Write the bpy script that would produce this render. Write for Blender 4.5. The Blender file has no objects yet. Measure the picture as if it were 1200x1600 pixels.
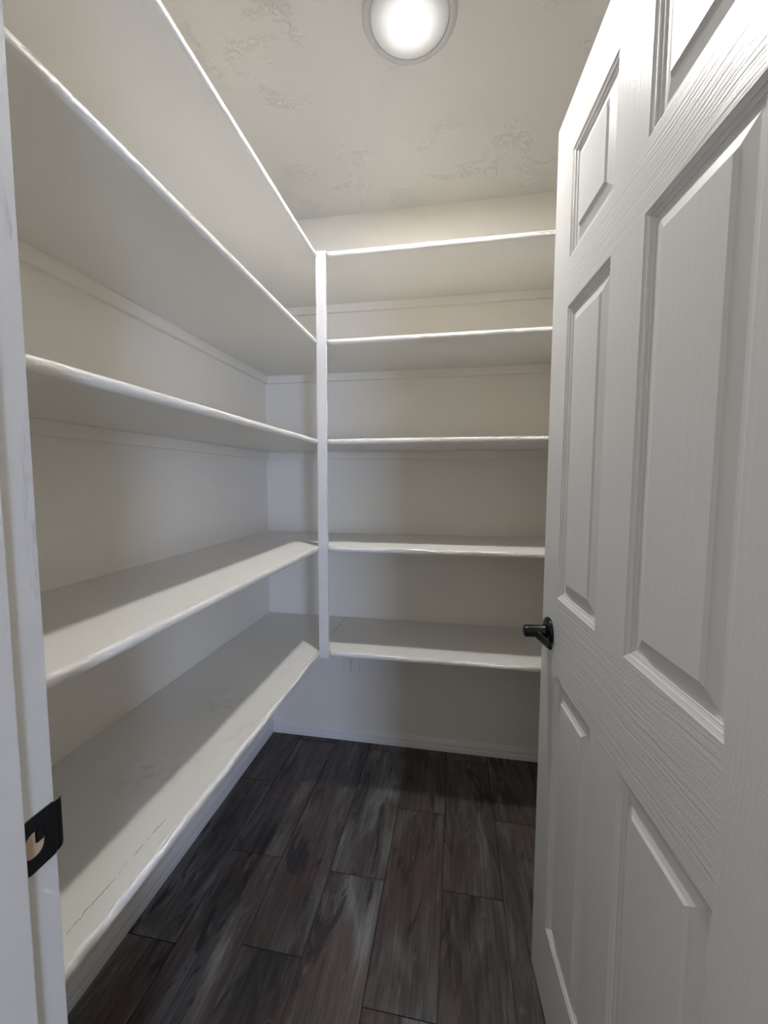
import bpy, bmesh, math, random
from mathutils import Vector, Matrix
random.seed(7)
S = bpy.context.scene
COL = S.collection

# ------------------------------------------------------------------ camera
CZ, YAW, PITCH, ROLL, FPX = 1.2643, 0.1737, 0.078, 0.0026, 638.35
cam = bpy.data.objects.new('camera', bpy.data.cameras.new('camera'))
COL.objects.link(cam)
cam.data.sensor_fit = 'HORIZONTAL'
cam.data.sensor_width = 36.0
cam.data.lens = 36.0 * FPX / 1200.0
cam.data.clip_start = 0.02
cy, sy, cp, sp = math.cos(YAW), math.sin(YAW), math.cos(PITCH), math.sin(PITCH)
fwd = Vector((-sy * cp, cy * cp, -sp)); rt = Vector((cy, sy, 0)); up = rt.cross(fwd)
r2 = math.cos(ROLL) * rt + math.sin(ROLL) * up
u2 = -math.sin(ROLL) * rt + math.cos(ROLL) * up
M = Matrix((r2, u2, -fwd)).transposed().to_4x4()
M.translation = Vector((0, 0, CZ))
cam.matrix_world = M
S.camera = cam

# ------------------------------------------------------------------ light and exposure
S.view_settings.view_transform = 'Standard'
S.view_settings.look = 'None'
S.view_settings.gamma = 1.0
S.view_settings.use_curve_mapping = False
S.view_settings.exposure = 0.28
W = bpy.data.worlds.new('hall_light'); S.world = W
W.use_nodes = True
W.node_tree.nodes['Background'].inputs[0].default_value = (1.0, 0.965, 0.905, 1)
W.node_tree.nodes['Background'].inputs[1].default_value = 0.50
LENS_STRENGTH = 640.0
# daylight from a window across the hall, behind the photographer
wl = bpy.data.lights.new('hall_window_daylight', 'AREA')
wl.shape = 'RECTANGLE'; wl.size = 0.5; wl.size_y = 1.3
wl.color = (0.52, 0.66, 1.0); wl.energy = 46.0
wo = bpy.data.objects.new('hall_window_daylight', wl); COL.objects.link(wo)
wo.location = (1.40, -2.3, 1.15)
wo.rotation_euler = (Vector((-0.45, 1.85, 0.75)) - wo.location).to_track_quat('-Z', 'Y').to_euler()

# ------------------------------------------------------------------ helpers
def link(name, bm, mats, parent=None, smooth=False, recalc=True):
    if recalc:
        bmesh.ops.recalc_face_normals(bm, faces=bm.faces)
    me = bpy.data.meshes.new(name)
    bm.to_mesh(me); bm.free()
    for m in (mats if isinstance(mats, (list, tuple)) else [mats]):
        me.materials.append(m)
    if smooth:
        for p in me.polygons: p.use_smooth = True
    o = bpy.data.objects.new(name, me); COL.objects.link(o)
    if parent: o.parent = parent
    return o
def box(bm, x0, x1, y0, y1, z0, z1, mi=0):
    vs = [bm.verts.new((x, y, z)) for z in (z0, z1) for y in (y0, y1) for x in (x0, x1)]
    fs = []
    for q in ((0, 2, 3, 1), (4, 5, 7, 6), (0, 1, 5, 4), (2, 6, 7, 3), (0, 4, 6, 2), (1, 3, 7, 5)):
        f = bm.faces.new([vs[i] for i in q]); f.material_index = mi; fs.append(f)
    return vs, fs
def boxm(*a, bev=0.0, seg=2):
    bm = bmesh.new(); box(bm, *a)
    if bev:
        bmesh.ops.bevel(bm, geom=bm.edges[:], offset=bev, segments=seg, affect='EDGES', profile=0.5)
    return bm
def prism(prof, place, a, b, steps=1):
    """closed profile [(p,q)] swept from a to b; place(p,q,s) gives the point"""
    bm = bmesh.new(); rings = []
    for i in range(steps + 1):
        s = a + (b - a) * i / steps
        rings.append([bm.verts.new(place(p, q, s)) for p, q in prof])
    n = len(prof)
    for i in range(steps):
        for j in range(n):
            bm.faces.new((rings[i][j], rings[i][(j + 1) % n], rings[i + 1][(j + 1) % n], rings[i + 1][j]))
    bm.faces.new(rings[0]); bm.faces.new(rings[-1])
    return bm
def lathe(prof, n=64, axis='Z', closed=False):
    bm = bmesh.new(); rings = []
    for r, h in prof:
        if r < 1e-6:
            rings.append([bm.verts.new((0, 0, h))])
        else:
            rings.append([bm.verts.new((r * math.cos(2 * math.pi * k / n), r * math.sin(2 * math.pi * k / n), h)) for k in range(n)])
    for a, b in zip(rings[:-1], rings[1:]):
        for k in range(n):
            k2 = (k + 1) % n
            if len(a) == 1 and len(b) == 1: continue
            if len(a) == 1: bm.faces.new((a[0], b[k], b[k2]))
            elif len(b) == 1: bm.faces.new((a[k], b[0], a[k2]))
            else: bm.faces.new((a[k], b[k], b[k2], a[k2]))
    return bm
def tag(o, label, cat, group=None):
    o['label'] = label; o['category'] = cat
    if group: o['group'] = group
    return o
def struct(name, bm, m, parent=None, label=None, cat=None, **k):
    o = link(name, bm, m, parent, **k)
    if not parent:
        o['kind'] = 'structure'
        if label: o['label'] = label
        if cat: o['category'] = cat
    return o

# ------------------------------------------------------------------ materials
class N:
    def __init__(s, name):
        s.m = bpy.data.materials.new(name); s.m.use_nodes = True
        s.t = s.m.node_tree; s.b = s.t.nodes['Principled BSDF']
        s.co = s.t.nodes.new('ShaderNodeTexCoord')
    def n(s, kind, **kw):
        x = s.t.nodes.new(kind)
        for k, v in kw.items(): setattr(x, k, v)
        return x
    def l(s, a, b): s.t.links.new(a, b)
    def map(s, scale=(1, 1, 1), rot=(0, 0, 0), loc=(0, 0, 0), src=None):
        m = s.n('ShaderNodeMapping')
        m.inputs['Scale'].default_value = scale; m.inputs['Rotation'].default_value = rot; m.inputs['Location'].default_value = loc
        s.l(src if src is not None else s.co.outputs['Object'], m.inputs[0]); return m.outputs[0]
    def noise(s, v, scale, detail=3, rough=.5, dist=0):
        x = s.n('ShaderNodeTexNoise'); x.inputs['Scale'].default_value = scale
        x.inputs['Detail'].default_value = detail; x.inputs['Roughness'].default_value = rough; x.inputs['Distortion'].default_value = dist
        s.l(v, x.inputs['Vector']); return x.outputs['Fac']
    def ramp(s, f, stops):
        r = s.n('ShaderNodeValToRGB'); e = r.color_ramp.elements
        while len(e) < len(stops): e.new(0.5)
        for i, (p, c) in enumerate(stops):
            e[i].position = p; e[i].color = (c, c, c, 1) if isinstance(c, (int, float)) else (*c, 1)
        s.l(f, r.inputs[0]); return r.outputs[0]
    def math(s, op, a, b=0.0, clamp=False):
        x = s.n('ShaderNodeMath', operation=op, use_clamp=clamp)
        for i, v in enumerate((a, b)):
            if isinstance(v, (int, float)): x.inputs[i].default_value = v
            else: s.l(v, x.inputs[i])
        return x.outputs[0]
    def mix(s, f, a, b):
        x = s.n('ShaderNodeMix', data_type='RGBA')
        for i, v in ((0, f), (6, a), (7, b)):
            if isinstance(v, (int, float)): x.inputs[i].default_value = v
            elif isinstance(v, tuple): x.inputs[i].default_value = (*v, 1)
            else: s.l(v, x.inputs[i])
        return x.outputs[2]
    def bump(s, h, strength, dist, prev=None):
        x = s.n('ShaderNodeBump'); x.inputs['Strength'].default_value = strength; x.inputs['Distance'].default_value = dist
        s.l(h, x.inputs['Height'])
        if prev is not None: s.l(prev, x.inputs['Normal'])
        return x.outputs[0]

def paint(name, col, rough=0.5, bumps=((60, 2, .15, .002),), spec=0.5, mott=0.02):
    k = N(name); v = k.co.outputs['Object']
    f = k.noise(v, 5, 3)
    c = k.mix(f, tuple(x * (1 - mott) for x in col), tuple(min(1, x * (1 + mott)) for x in col))
    k.l(c, k.b.inputs['Base Color']); k.b.inputs['Roughness'].default_value = rough
    k.b.inputs['Specular IOR Level'].default_value = spec
    nb = None
    for sc, de, st, di in bumps:
        nb = k.bump(k.noise(v, sc, de), st, di, nb)
    k.l(nb, k.b.inputs['Normal'])
    return k.m

WALLC = (0.83, 0.79, 0.715)
m_wall = paint('wall_paint', WALLC, 0.55, ((90, 2, .12, .002), (9, 2, .10, .01)))
m_shelf = paint('shelf_paint', (0.79, 0.77, 0.73), 0.42, ((140, 3, .10, .001), (18, 2, .06, .004)))
m_nose = paint('nosing_paint', (0.76, 0.745, 0.715), 0.34, ((260, 3, .20, .0005), (60, 2, .05, .0006)))
m_trim = paint('trim_paint', (0.79, 0.785, 0.765), 0.38, ((120, 3, .10, .001), (25, 2, .08, .003)))
m_post = paint('post_paint', (0.67, 0.67, 0.665), 0.4, ((120, 3, .10, .001),))
m_fix = paint('fixture_white', (0.56, 0.56, 0.56), 0.4, ((50, 1, .02, .001),))
m_black = paint('black_metal', (0.004, 0.004, 0.006), 0.30, ((200, 2, .04, .0005),), spec=0.35)
m_rawwood = paint('raw_wood', (0.50, 0.38, 0.26), 0.7, ((80, 2, .2, .001),), mott=.15)
m_dark = paint('dark_gap', (0.03, 0.028, 0.026), 0.8)

def mat_jamb():
    k = N('jamb_paint'); v = k.co.outputs['Object']
    # old filler patches and chips along the edge (wear with its own shape)
    p = k.noise(k.map((9, 9, 2.2)), 3.0, 6, .7)
    w = k.ramp(p, [(0.56, 0.0), (0.64, 1.0)])
    sep = k.n('ShaderNodeSeparateXYZ'); k.l(v, sep.inputs[0])
    edge = k.ramp(sep.outputs[1], [(0.316, 0.0), (0.322, 1.0)])
    hi = k.ramp(k.math('MULTIPLY', sep.outputs[2], 0.5), [(0.50, 0.0), (0.56, 1.0), (0.76, 1.0), (0.80, 0.0)])
    mask = k.math('MULTIPLY', k.math('MULTIPLY', w, edge), hi)
    c = k.mix(k.math('MULTIPLY', mask, 0.6), (0.63, 0.61, 0.575), (0.43, 0.43, 0.42))
    k.l(c, k.b.inputs['Base Color']); k.b.inputs['Roughness'].default_value = 0.4
    nb = k.bump(mask, .5, .001)
    nb = k.bump(k.noise(v, 25, 3), .12, .003, nb)
    k.l(nb, k.b.inputs['Normal'])
    return k.m
m_jamb = mat_jamb()

def mat_ceiling():
    k = N('ceiling_trowel'); v = k.co.outputs['Object']
    k.b.inputs['Base Color'].default_value = (0.66, 0.650, 0.625, 1); k.b.inputs['Roughness'].default_value = 0.42
    zones = k.ramp(k.noise(v, 5.5, 4, .6, .8), [(0.53, 0.0), (0.60, 1.0)])
    ridges = k.ramp(k.noise(k.map((30, 46, 1)), 1.0, 5, .62, 1.0), [(0.465, 0.0), (0.50, 1.0), (0.535, 0.0)])
    h = k.math('MULTIPLY', zones, ridges)
    nb = k.bump(h, .6, .0022)
    nb = k.bump(k.noise(v, 10, 2), .08, .01, nb)
    k.l(nb, k.b.inputs['Normal'])
    return k.m
m_ceil = mat_ceiling()

def mat_worn_shelf():
    """lowest long shelf: a hairline crack and rubbed scuffs"""
    k = N('worn_shelf_paint'); v = k.co.outputs['Object']
    sep = k.n('ShaderNodeSeparateXYZ'); k.l(v, sep.inputs[0]); X, Y = sep.outputs[0], sep.outputs[1]
    wob = k.noise(k.map((0, 22, 0)), 1.0, 5, .7)
    line = k.math('ADD', X, k.math('MULTIPLY', k.math('SUBTRACT', wob, 0.5), 0.024))
    d = k.math('ABSOLUTE', k.math('ADD', line, 0.541))
    crack = k.math('LESS_THAN', d, 0.0007)
    seg = k.math('MULTIPLY', k.math('GREATER_THAN', Y, 0.45), k.math('LESS_THAN', Y, 0.655))
    dash = k.ramp(k.noise(k.map((1, 14, 1)), 3, 4, .7), [(0.40, 0.0), (0.50, 1.0)])
    crack = k.math('MULTIPLY', k.math('MULTIPLY', crack, seg), dash)
    tot = None
    for (cx, cyy, r, s) in ((-.665, 1.05, .10, .8), (-.66, .76, .09, .8), (-.61, .82, .06, .6), (-.70, .45, .05, .4), (-.53, .93, .06, .6)):
        dd = k.n('ShaderNodeVectorMath', operation='DISTANCE'); k.l(v, dd.inputs[0]); dd.inputs[1].default_value = (cx, cyy, 0.6125)
        mk = k.ramp(k.math('DIVIDE', dd.outputs['Value'], r), [(0.0, s), (1.0, 0.0)])
        tot = mk if tot is None else k.math('MAXIMUM', tot, mk)
    sc = k.ramp(k.noise(v, 38, 6, .75), [(0.50, 0.0), (0.72, 1.0)])
    scuff = k.math('MULTIPLY', tot, sc)
    base = k.mix(k.noise(v, 6, 4), (0.78, 0.76, 0.715), (0.82, 0.80, 0.76))
    c = k.mix(k.math('MULTIPLY', scuff, 0.75), base, (0.30, 0.27, 0.24))
    c = k.mix(k.math('MULTIPLY', crack, 0.8), c, (0.15, 0.13, 0.11))
    k.l(c, k.b.inputs['Base Color']); k.b.inputs['Roughness'].default_value = 0.45
    k.l(k.bump(k.noise(v, 120, 3), .10, .001), k.b.inputs['Normal'])
    return k.m
m_worn = mat_worn_shelf()

def mat_door(name, scale, lines):
    k = N(name); v = k.co.outputs['Object']
    k.b.inputs['Base Color'].default_value = (0.70, 0.698, 0.688, 1); k.b.inputs['Roughness'].default_value = 0.33
    k.b.inputs['Specular IOR Level'].default_value = 0.42
    warp = k.noise(v, 3.0, 2)
    comb = k.n('ShaderNodeVectorMath', operation='ADD'); k.l(v, comb.inputs[0])
    sc = k.n('ShaderNodeVectorMath', operation='SCALE'); sc.inputs['Scale'].default_value = 0.05
    cc = k.n('ShaderNodeCombineXYZ')
    for i in range(3): k.l(warp, cc.inputs[i])
    k.l(cc.outputs[0], sc.inputs[0]); k.l(sc.outputs[0], comb.inputs[1])
    g = k.noise(k.map(scale, src=comb.outputs[0]), 1.0, 3, .55)
    nb = k.bump(g, lines, .0015)
    nb = k.bump(k.noise(v, 300, 2), .45, .0006, nb)
    k.l(nb, k.b.inputs['Normal'])
    return k.m
m_door_v = mat_door('door_stile_grain', (190, 20, 5), .22)
m_door_h = mat_door('door_rail_grain', (6, 20, 270), .62)
m_door_m = paint('door_moulding', (0.69, 0.688, 0.678), 0.36, ((200, 2, .08, .0006),), spec=.4, mott=.005)
m_door_p = mat_door('door_panel_grain', (130, 20, 9), .22)

def mat_plank():
    k = N('wood_look_plank')
    oi = k.n('ShaderNodeObjectInfo')
    off = k.n('ShaderNodeVectorMath', operation='SCALE'); off.inputs['Scale'].default_value = 37.0
    cc = k.n('ShaderNodeCombineXYZ')
    for i in range(3): k.l(oi.outputs['Random'], cc.inputs[i])
    k.l(cc.outputs[0], off.inputs[0])
    add = k.n('ShaderNodeVectorMath', operation='ADD'); k.l(k.co.outputs['Object'], add.inputs[0]); k.l(off.outputs[0], add.inputs[1])
    v = add.outputs[0]
    broad = k.noise(k.map((11, 2.2, 1), src=v), 1.0, 4, .6, .8)
    fine = k.noise(k.map((120, 5, 1), src=v), 1.0, 4, .6, .3)
    blot = k.noise(k.map((14, 3.2, 1), loc=(3, 1, 0), src=v), 1.0, 5, .6, 1.2)
    knot = k.noise(k.map((22, 7, 1), loc=(7, 9, 0), src=v), 1.0, 3, .5, 2.5)
    red = k.noise(k.map((8, 2.6, 1), loc=(13, 5, 0), src=v), 1.0, 3, .5)
    c = k.ramp(broad, [(0.32, (0.030, 0.025, 0.024)), (0.46, (0.072, 0.062, 0.058)), (0.58, (0.125, 0.114, 0.110)), (0.70, (0.215, 0.212, 0.215))])
    c = k.mix(k.ramp(red, [(0.48, 0.0), (0.64, 0.70)]), c, (0.092, 0.056, 0.050))
    c = k.mix(k.ramp(blot, [(0.57, 0.0), (0.63, 0.85)]), c, (0.020, 0.019, 0.021))
    c = k.mix(k.ramp(knot, [(0.62, 0.0), (0.72, 0.5)]), c, (0.19, 0.18, 0.175))
    mul = k.n('ShaderNodeMix', data_type='RGBA', blend_type='MULTIPLY'); mul.inputs[0].default_value = 1.0
    k.l(c, mul.inputs[6]); k.l(k.ramp(fine, [(0.30, 0.55), (0.70, 1.35)]), mul.inputs[7])
    br = k.n('ShaderNodeMix', data_type='RGBA', blend_type='MULTIPLY'); br.inputs[0].default_value = 1.0
    k.l(mul.outputs[2], br.inputs[6]); k.l(k.ramp(oi.outputs['Random'], [(0.0, 0.80), (1.0, 1.2)]), br.inputs[7])
    k.l(br.outputs[2], k.b.inputs['Base Color'])
    k.b.inputs['Roughness'].default_value = 0.42
    k.l(k.bump(fine, .12, .001), k.b.inputs['Normal'])
    return k.m
m_plank = mat_plank()
m_grout = paint('dark_grout', (0.030, 0.028, 0.027), 0.85, ((200, 2, .2, .001),))

def mat_lens():
    k = N('lit_lens'); k.t.nodes.remove(k.b)
    e = k.n('ShaderNodeEmission'); e.inputs[0].default_value = (1.0, 0.985, 0.955, 1); 
    sep = k.n('ShaderNodeVectorMath', operation='MULTIPLY'); k.l(k.co.outputs['Object'], sep.inputs[0]); sep.inputs[1].default_value = (1, 1, 0)
    ln = k.n('ShaderNodeVectorMath', operation='LENGTH'); k.l(sep.outputs[0], ln.inputs[0])
    d = k.math('DIVIDE', ln.outputs['Value'], .10)
    core = k.math('MULTIPLY', k.ramp(d, [(0.355, 1.0), (0.425, 0.0)]), LENS_STRENGTH)
    halo = k.math('MULTIPLY', k.ramp(d, [(0.40, 1.0), (0.55, 0.55), (0.78, 0.22), (0.97, 0.06)]), 1.0)
    k.l(k.math('ADD', core, halo), e.inputs[1])
    df = k.n('ShaderNodeBsdfDiffuse'); df.inputs[0].default_value = (.6, .6, .6, 1)
    ad = k.n('ShaderNodeAddShader'); k.l(e.outputs[0], ad.inputs[0]); k.l(df.outputs[0], ad.inputs[1])
    k.l(ad.outputs[0], k.t.nodes['Material Output'].inputs[0])
    return k.m
m_lens = mat_lens()

# ------------------------------------------------------------------ room shell
XL, XR, YB, YF, ZC = -0.8966, 0.627, 1.8501, 0.3303, 2.4359   # inner faces
YH = 0.214                                                     # hall face of the door wall
XJL, XJR, ZH = -0.3997, 0.3130, 2.058                          # door opening
floor = bmesh.new(); box(floor, -3.2, 3.2, -3.2, YB + .12, -0.12, -0.0035)
floor = link('floor', floor, m_grout); floor['kind'] = 'structure'
# 7 x 24 inch wood-look planks in staggered rows
PW, PL = 0.1795, 0.609
cols = [(-1.0945, .33), (-.915, .30), (-.735, -.02), (-.555, -.28), (-.383, -.035), (-.2025, .257), (-.022, -.035), (.1605, .262), (.340, -.08), (.5195, .21), (.699, .0)]
plank_meshes = {}
for ci in range(len(cols) - 1):
    x0, off = cols[ci]; x1 = cols[ci + 1][0]
    if x1 < XL or x0 > XR: continue
    y = off - 0.609 * 2
    while y < YB:
        a, b = max(y, -0.55), min(y + 0.609, YB)
        if b - a > 0.03:
            gx0, gx1 = max(x0 + .0013, XL), min(x1 - .0013, XR)
            key = (ci, round(b - a, 3))
            if key not in plank_meshes:
                bm = boxm(-(gx1 - gx0) / 2, (gx1 - gx0) / 2, -(b - a) / 2 + .0013, (b - a) / 2 - .0013, -0.0035, 0.0, bev=.0009, seg=1)
                me = bpy.data.meshes.new('plank'); bmesh.ops.recalc_face_normals(bm, faces=bm.faces); bm.to_mesh(me); bm.free(); me.materials.append(m_plank)
                plank_meshes[key] = me
            o = bpy.data.objects.new('plank', plank_meshes[key]); COL.objects.link(o)
            o.location = ((gx0 + gx1) / 2, (a + b) / 2, 0); o.parent = floor
        y += 0.609

T = .12
bm = boxm(XL - T, XR + T, YH, YB + T, ZC, ZC + T); struct('ceiling', bm, m_ceil)
struct('wall_left', boxm(XL - T, XL, YH, YB + T, -.0035, ZC), m_wall)
struct('wall_back', boxm(XL, XR, YB, YB + T, -.0035, ZC), m_wall)
struct('wall_right', boxm(XR, XR + T, YH, YB + T, -.0035, ZC), m_wall)
bm = bmesh.new()
box(bm, XL, XJL - .019, YH, YF - .001, -.0035, ZC)
box(bm, XJR + .019, XR, YH, YF - .001, -.0035, ZC)
box(bm, XJL - .019, XJR + .019, YH, YF - .001, ZH + .019, ZC)
struct('wall_front', bm, m_wall)

# door frame: jambs, head, stops, casing
bm = bmesh.new()
box(bm, XJL - .019, XJL, YH, YF, 0, ZH)
box(bm, XJR, XJR + .019, YH, YF, 0, ZH)
box(bm, XJL - .019, XJR + .019, YH, YF, ZH, ZH + .019)
bmesh.ops.bevel(bm, geom=bm.edges[:], offset=.0015, segments=2, affect='EDGES')
frame = struct('trim_1', bm, m_jamb)
frame['label'] = 'painted door frame with chipped paint beside the shelves'
SY = .2925
for nm, a in (('door_stop', (XJL, XJL + .0115, SY - .034, SY, 0, ZH)), ('door_stop', (XJR - .0115, XJR, SY - .034, SY, 0, ZH)),
              ('door_stop', (XJL + .0115, XJR - .0115, SY - .034, SY, ZH - .0115, ZH))):
    link(nm, boxm(*a, bev=.002), m_jamb, frame)
for s, a in ((0, (XJL - .07, XJL - .006, YF, YF + .012, 0, ZH + .07)), (1, (XJR + .006, XJR + .07, YF, YF + .012, 0, ZH + .07)),
             (2, (XJL - .006, XJR + .006, YF, YF + .012, ZH + .006, ZH + .07))):
    if s == 0: continue       # the shelves butt against the wall on this side
    link('casing', boxm(*a, bev=.002), m_trim, frame)

# strike plate with D-shaped latch hole, bent tang and curled lip
def strike():
    x = XJL
    bm = bmesh.new()
    y0, y1, z0, z1 = .2955, .3275, .8815, .9375
    hy0, hy1, hz0, hz1 = .2975, .3170, .8965, .9225
    # outer ring around hole as grid strips
    n = 24
    outer = []; inner = []
    cyy, cz = (hy0 + hy1) / 2, (hz0 + hz1) / 2
    ry, rz = (hy1 - hy0) / 2, (hz1 - hz0) / 2
    for i in range(n):
        a = 2 * math.pi * i / n
        c, s_ = math.cos(a), math.sin(a)
        def sq(c, s_, ya, yb, za, zb, e):
            if e == 9 and c > 0: e = 80
            m = (abs(c) ** e + abs(s_) ** e) ** (1 / e)
            return ((ya + yb) / 2 + c / m * (yb - ya) / 2, (za + zb) / 2 + s_ / m * (zb - za) / 2)
        outer.append(sq(c, s_, y0, y1, z0, z1, 9)); inner.append(sq(c, s_, hy0, hy1, hz0, hz1, 2.6))
    th = .0016
    vo = [[bm.verts.new((x + t, p[0], p[1])) for p in outer] for t in (0, th)]
    vi = [[bm.verts.new((x + t, p[0], p[1])) for p in inner] for t in (0, th)]
    for i in range(n):
        j = (i + 1) % n
        bm.faces.new((vo[1][i], vo[1][j], vi[1][j], vi[1][i])); bm.faces.new((vo[0][j], vo[0][i], vi[0][i], vi[0][j]))
        bm.faces.new((vo[0][i], vo[0][j], vo[1][j], vo[1][i])); bm.faces.new((vi[0][j], vi[0][i], vi[1][i], vi[1][j]))
    p = link('strike_plate', bm, m_black, frame)
    p['label'] = 'black strike plate'
    # lip: sheet that runs on past the jamb edge and curls toward the pantry wall
    prof = [(.3265, 0), (.3305, .0003), (.3335, 0), (.3362, -.0012), (.3385, -.0035)]
    bm = bmesh.new(); rows = []
    for k, (yy, dx) in enumerate(prof):
        f = k / (len(prof) - 1); zt = z1 - .0015 - .002 * f ** 2; zb = z0 + .0015 + .005 * f ** 2
        rows.append([bm.verts.new((x + th + dx, yy, zt)), bm.verts.new((x + th + dx, yy, zb)), bm.verts.new((x + dx, yy, zb)), bm.verts.new((x + dx, yy, zt))])
    for a, b in zip(rows[:-1], rows[1:]):
        for j in range(4): bm.faces.new((a[j], a[(j + 1) % 4], b[(j + 1) % 4], b[j]))
    bm.faces.new(rows[0]); bm.faces.new(rows[-1])
    link('lip', bm, m_black, p, smooth=False)
    # bent tang pushed into the hole
    bm = bmesh.new()
    box(bm, x - .004, x + .0022, .3085, .3165, .9085, .9235)
    bmesh.ops.bevel(bm, geom=bm.edges[:], offset=.0012, segments=2, affect='EDGES')
    link('tang', bm, m_black, p)
    # bare wood mortise behind the hole
    bm = bmesh.new(); box(bm, x - .0002, x + .0005, hy0 - .0005, hy1 + .0005, hz0 - .0005, hz1 + .0005)
    link('mortise', bm, m_rawwood, p)
    for zz in (.9300, .8880):
        b = lathe([(0, .0011), (.0022, .0008), (.0032, 0)], 16)
        o = link('screw', b, m_black, p, smooth=True)
        o.matrix_world = Matrix.Translation((x + th - .0002, .3215, zz)) @ Matrix.Rotation(math.pi / 2, 4, 'Y')
strike()

# baseboards
def baseboard(name, place, a, b):
    h, t = .0555, .0125
    prof = [(0, 0), (t, 0), (t, .019), (t - .0012, .0215), (t - .0034, .0225), (t - .0034, .0245), (t - .0012, .026),
            (t - .0012, .040), (t - .003, .0435), (t - .0055, .0450), (t - .0055, .0465), (t - .004, .048), (t - .0055, .0525), (.003, h), (0, h)]
    return struct(name, prism(prof, place, a, b), m_trim)
baseboard('baseboard_back', lambda p, q, s: (s, YB - p, q), XL + .0125, XR - .0125)
baseboard('baseboard_left', lambda p, q, s: (XL + p, s, q), YF, YB - .0001)
baseboard('baseboard_right', lambda p, q, s: (XR - p, s, q), YF + .012, YB - .0001)

# ------------------------------------------------------------------ shelves
XS, YS, PX2 = -.4995, 1.4505, -.4663   # outermost nosing lines; post's far edge
PX1 = -.5034
TH = .0195; ND = .0085
levels = [('top', 2.0693), ('second', 1.768), ('third', 1.4135), ('fourth', 1.0167), ('lowest', .6125)]
nose_prof = []
for i in range(13):
    a = -math.pi / 2 + math.pi * i / 12
    nose_prof.append((ND - .0078 + .0078 * math.cos(a), TH / 2 + (TH / 2) * math.copysign(abs(math.sin(a)) ** .8, math.sin(a))))
nose_prof = [(0.0, 0)] + nose_prof + [(0.0, TH)]
SEAM = {'lowest': .0016, 'fourth': .0009}
CL, CT = .0342, .018
XB = XS - ND
lab_l = {'top': 'highest long white shelf, running along the long side wall just under the ceiling',
         'second': 'long white shelf along the long side wall, second from the ceiling, seen from below',
         'third': 'long white shelf along the long side wall at eye level, third from the ceiling',
         'fourth': 'long white shelf along the long side wall, second from the floor, below eye level',
         'lowest': 'lowest long white shelf along the long side wall, scuffed and cracked'}
lab_b = {'top': 'highest short white shelf across the end wall, at the top of the narrow post',
         'second': 'short white shelf across the end wall, second from the ceiling, near the door edge',
         'third': 'short white shelf across the end wall at eye level, third from the ceiling',
         'fourth': 'short white shelf across the end wall, second from the floor, just above door lever height',
         'lowest': 'lowest short white shelf across the end wall, above the bluish lit wall and dark floor'}
for nm, z in levels:
    mt = m_worn if nm == 'lowest' else m_shelf
    t = bpy.data.objects.new('long_wall_shelf', None); COL.objects.link(t); t.location = (XL, (YF + YB) / 2, z - TH)
    tag(t, lab_l[nm], 'shelf', 'long shelves on the side wall')
    inv = Matrix.Translation(t.location).inverted()
    def part(name, bm, m, par=t, **k):
        o = link(name, bm, m, par, **k); o.matrix_parent_inverse = Matrix.Translation(par.location).inverted(); return o
    part('board', boxm(XL, XB - (.0004 if z < 1.2 else 0), YF, YB, z - TH, z, bev=(.0006 if z < 1.2 else 0), seg=1), mt)
    part('nosing', prism([(p, q) for p, q in nose_prof], lambda p, q, s: (XB + p, s, z - TH + q), YF, YS + .0030, 60), m_nose, smooth=False)
    part('cleat', boxm(XL, XL + CT, YF, YB, z - TH - CL, z - TH, bev=.0012), m_wall)
    part('cleat', boxm(XL + CT, XB, YB - CT, YB, z - TH - CL, z - TH, bev=.0012), m_wall)
    t = bpy.data.objects.new('short_wall_shelf', None); COL.objects.link(t); t.location = ((XB + XR) / 2, YB, z - TH)
    tag(t, lab_b[nm], 'shelf', 'short shelves on the end wall')
    bm = bmesh.new()
    bm = boxm(XB + SEAM.get(nm, .0), XR, YS + ND + (.0004 if z < 1.2 else 0), YB, z - TH, z, bev=(.0006 if z < 1.2 else 0), seg=1)
    part('board', bm, m_shelf, t)
    part('nosing', prism(nose_prof, lambda p, q, s: (s, YS + ND - p, z - TH + q), PX2, XR, 60), m_nose, t)
    part('cleat', boxm(XB + SEAM.get(nm, .0), XR - CT, YB - CT, YB, z - TH - CL, z - TH, bev=.0012), m_wall, t)
    part('cleat', boxm(XR - CT, XR, YS + .03, YB, z - TH - CL, z - TH, bev=.0012), m_wall, t)
    if nm == 'lowest':
        for xa, xb in ((-.5195, -.4850), (-.4815, -.4410)):
            part('bracing_strip', boxm(xa, xb, YB - .008, YB, .3435, z - TH - CL, bev=.0008, seg=1), m_wall, t)
# smooth the round front of the nosings
for o in COL.objects:
    if o.name.startswith('nosing'):
        for p in o.data.polygons:
            p.use_smooth = len(p.vertices) == 4 and abs(p.normal.z) < .999
o = link('shelf_post', boxm(PX1, PX2 - .0002, YS - .0035, YS + .0083, .586, 2.0715, bev=.0012), m_post)
tag(o, 'narrow white upright post where long and short shelves meet in the corner', 'post')

# ------------------------------------------------------------------ ceiling light
LX, LY = -.135, 1.122
lt = bpy.data.objects.new('ceiling_light', None); COL.objects.link(lt); lt.location = (LX, LY, ZC)
tag(lt, 'round white ceiling light, switched on, above the pantry floor', 'ceiling light')
b = lathe([(.0, 0), (.1195, 0), (.1195, -.003), (.117, -.0065), (.1035, -.0085), (.1005, -.0085), (.1005, -.004), (.0, -.004)], 96)
link('trim_ring', b, m_fix, lt, smooth=True)
b = lathe([(.0, -.0205), (.02, -.0202), (.04, -.0192), (.06, -.0174), (.08, -.0146), (.092, -.0118), (.0985, -.0088), (.0998, -.0062), (.0998, -.0045), (0, -.0045)], 96)
link('lens', b, m_lens, lt, smooth=True)

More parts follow.
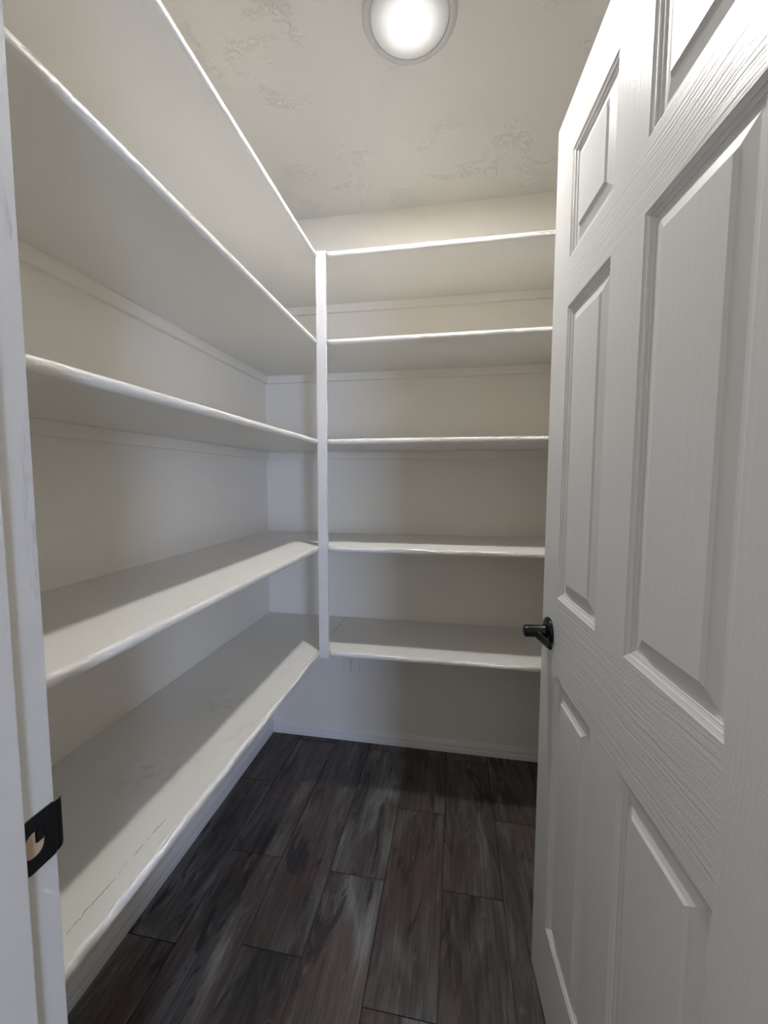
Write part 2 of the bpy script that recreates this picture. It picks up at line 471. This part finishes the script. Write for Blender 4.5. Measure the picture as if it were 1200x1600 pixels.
# ------------------------------------------------------------------ six-panel door
DX, DY, DA, DZ, DW, DH, DT = .2146, 1.0337, .0803, .012, .7040, 2.030, .035
U = [(.102, .298), (.399, .6018)]
Zs = [(.2177, .8299), (1.0066, 1.6246), (1.7220, 1.9316)]
Zs = [(a - DZ, b - DZ) for a, b in Zs]
xs = [0, U[0][0], U[0][1], U[1][0], U[1][1], DW]
zs = [0, Zs[0][0], Zs[0][1], Zs[1][0], Zs[1][1], Zs[2][0], Zs[2][1], DH]
bm = bmesh.new()
V = {}
def vv(i, j, s):
    if (i, j, s) not in V: V[i, j, s] = bm.verts.new((xs[i], DT * s, zs[j]))
    return V[i, j, s]
for i in range(5):
    for j in range(7):
        hole = i in (1, 3) and j in (1, 3, 5)
        quad = [(i, j), (i + 1, j), (i + 1, j + 1), (i, j + 1)]
        if not hole:
            for s in (0, 1):
                f = bm.faces.new([vv(a, c, s) for a, c in quad])
                f.material_index = 1 if (i in (1, 2, 3) and j % 2 == 0) else 0
        else:
            for (a, c), (d, e) in zip(quad, quad[1:] + quad[:1]):
                bm.faces.new((vv(a, c, 0), vv(d, e, 0), vv(d, e, 1), vv(a, c, 1)))
for j in range(7):
    for i in (0, 5): bm.faces.new((vv(i, j, 0), vv(i, j + 1, 0), vv(i, j + 1, 1), vv(i, j, 1)))
for i in range(5):
    for j in (0, 7): bm.faces.new((vv(i, j, 0), vv(i + 1, j, 0), vv(i + 1, j, 1), vv(i, j, 1)))
bm.normal_update()
ed = []
for e in bm.edges:
    a, c = e.verts
    if all(v.co.x < 1e-6 for v in (a, c)) and abs(a.co.z - c.co.z) > .001 and abs(a.co.y - c.co.y) < 1e-6: ed.append(e)
bmesh.ops.bevel(bm, geom=ed, offset=.0022, segments=3, affect='EDGES')
door = link('door_1', bm, [m_door_v, m_door_h]); door['kind'] = 'structure'
door['label'] = 'white six-panel door standing open into the pantry'
door.location = (DX, DY, DZ); door.rotation_euler = (0, 0, DA - math.pi / 2)
# inset distance, depth below the face
PROF = [(0, 0), (.0015, .0012), (.0050, .0030), (.0066, .0034), (.0072, .0052), (.0105, .0068), (.0122, .0070), (.0128, .0086),
        (.0165, .0098), (.0205, .0098), (.0215, .0096), (.0385, .0042), (.0425, .0012)]
def panel(u0, u1, z0, z1):
    bm = bmesh.new()
    for side in (0, 1):
        prev = None
        for d, dep in PROF:
            y = dep if side == 0 else DT - dep
            ring = [bm.verts.new(p) for p in ((u0 + d, y, z0 + d), (u1 - d, y, z0 + d), (u1 - d, y, z1 - d), (u0 + d, y, z1 - d))]
            if prev:
                for k in range(4): bm.faces.new((prev[k], prev[(k + 1) % 4], ring[(k + 1) % 4], ring[k])).material_index = 1
            prev = ring
        bm.faces.new(prev)
    return link('panel', bm, [m_door_p, m_door_m], door, recalc=True)
for (a, b) in U:
    for (c, d) in Zs: panel(a, b, c, d)

# black lever handle: rose, neck, lever
def handle(side):
    sgn = -1 if side == 0 else 1
    y0 = 0 if side == 0 else DT
    def Y(k): return y0 + sgn * k
    HU, HZ = .057, .915 - DZ
    root = link('lever_handle', lathe([(0, .0), (.0325, .0), (.0330, .003), (.0315, .006), (.0285, .0078), (.026, .0086), (.022, .0092), (.0, .0095)], 48), m_black, door, smooth=True)
    root['label'] = 'black lever handle'
    R = Matrix.Rotation(math.pi / 2 if side == 0 else -math.pi / 2, 4, 'X')
    root.location = (HU, y0, HZ); root.rotation_euler = (math.pi / 2 if side == 0 else -math.pi / 2, 0, 0)
    inv = (Matrix.Translation((HU, y0, HZ)) @ R).inverted()
    b = lathe([(0, .009), (.0160, .009), (.0160, .013), (.0150, .0150), (.0138, .018), (.0142, .050), (.0138, .0545), (.0115, .0575), (0, .0585)], 32)
    n = link('neck', b, m_black, root, smooth=True)
    # lever: swept section from the neck toward the hinge side, drifting back to the door
    bm = bmesh.new(); rings = []
    pth = [(-.002, .032, -.001, .0100, .0105), (.010, .030, -.003, .0085, .0105), (.022, .026, -.006, .0055, .0100), (.036, .022, -.009, .0045, .0095),
           (.052, .019, -.010, .0042, .0090), (.066, .018, -.009, .0040, .0080), (.072, .018, -.009, .0028, .0055)]
    for (du, off, dz, ry, rz) in pth:
        ring = []
        for k in range(16):
            a = 2 * math.pi * k / 16
            ring.append(bm.verts.new(inv @ Vector((HU + du, Y(off + ry * math.cos(a)), HZ + dz + rz * math.sin(a)))))
        rings.append(ring)
    for a, c in zip(rings[:-1], rings[1:]):
        for k in range(16): bm.faces.new((a[k], a[(k + 1) % 16], c[(k + 1) % 16], c[k]))
    bm.faces.new(rings[0]); bm.faces.new(rings[-1])
    link('lever', bm, m_black, root, smooth=True)
handle(0); handle(1)
# latch plate in the free edge
bm = bmesh.new(); box(bm, -.0012, .001, DT / 2 - .0125, DT / 2 + .0125, .905 - .0285 - DZ + .010, .905 + .0285 - DZ + .010)
bmesh.ops.bevel(bm, geom=bm.edges[:], offset=.0005, segments=1, affect='EDGES')
link('latch_plate', bm, m_black, door)
# hinges on the frame side
for hz in (.22, 1.03, 1.84):
    b = lathe([(0, 0), (.0055, 0), (.0055, .089), (0, .089)], 20)
    o = link('hinge', b, m_black, door, smooth=False); o.location = (DW + .004, DT + .004, hz - .0445 - DZ)
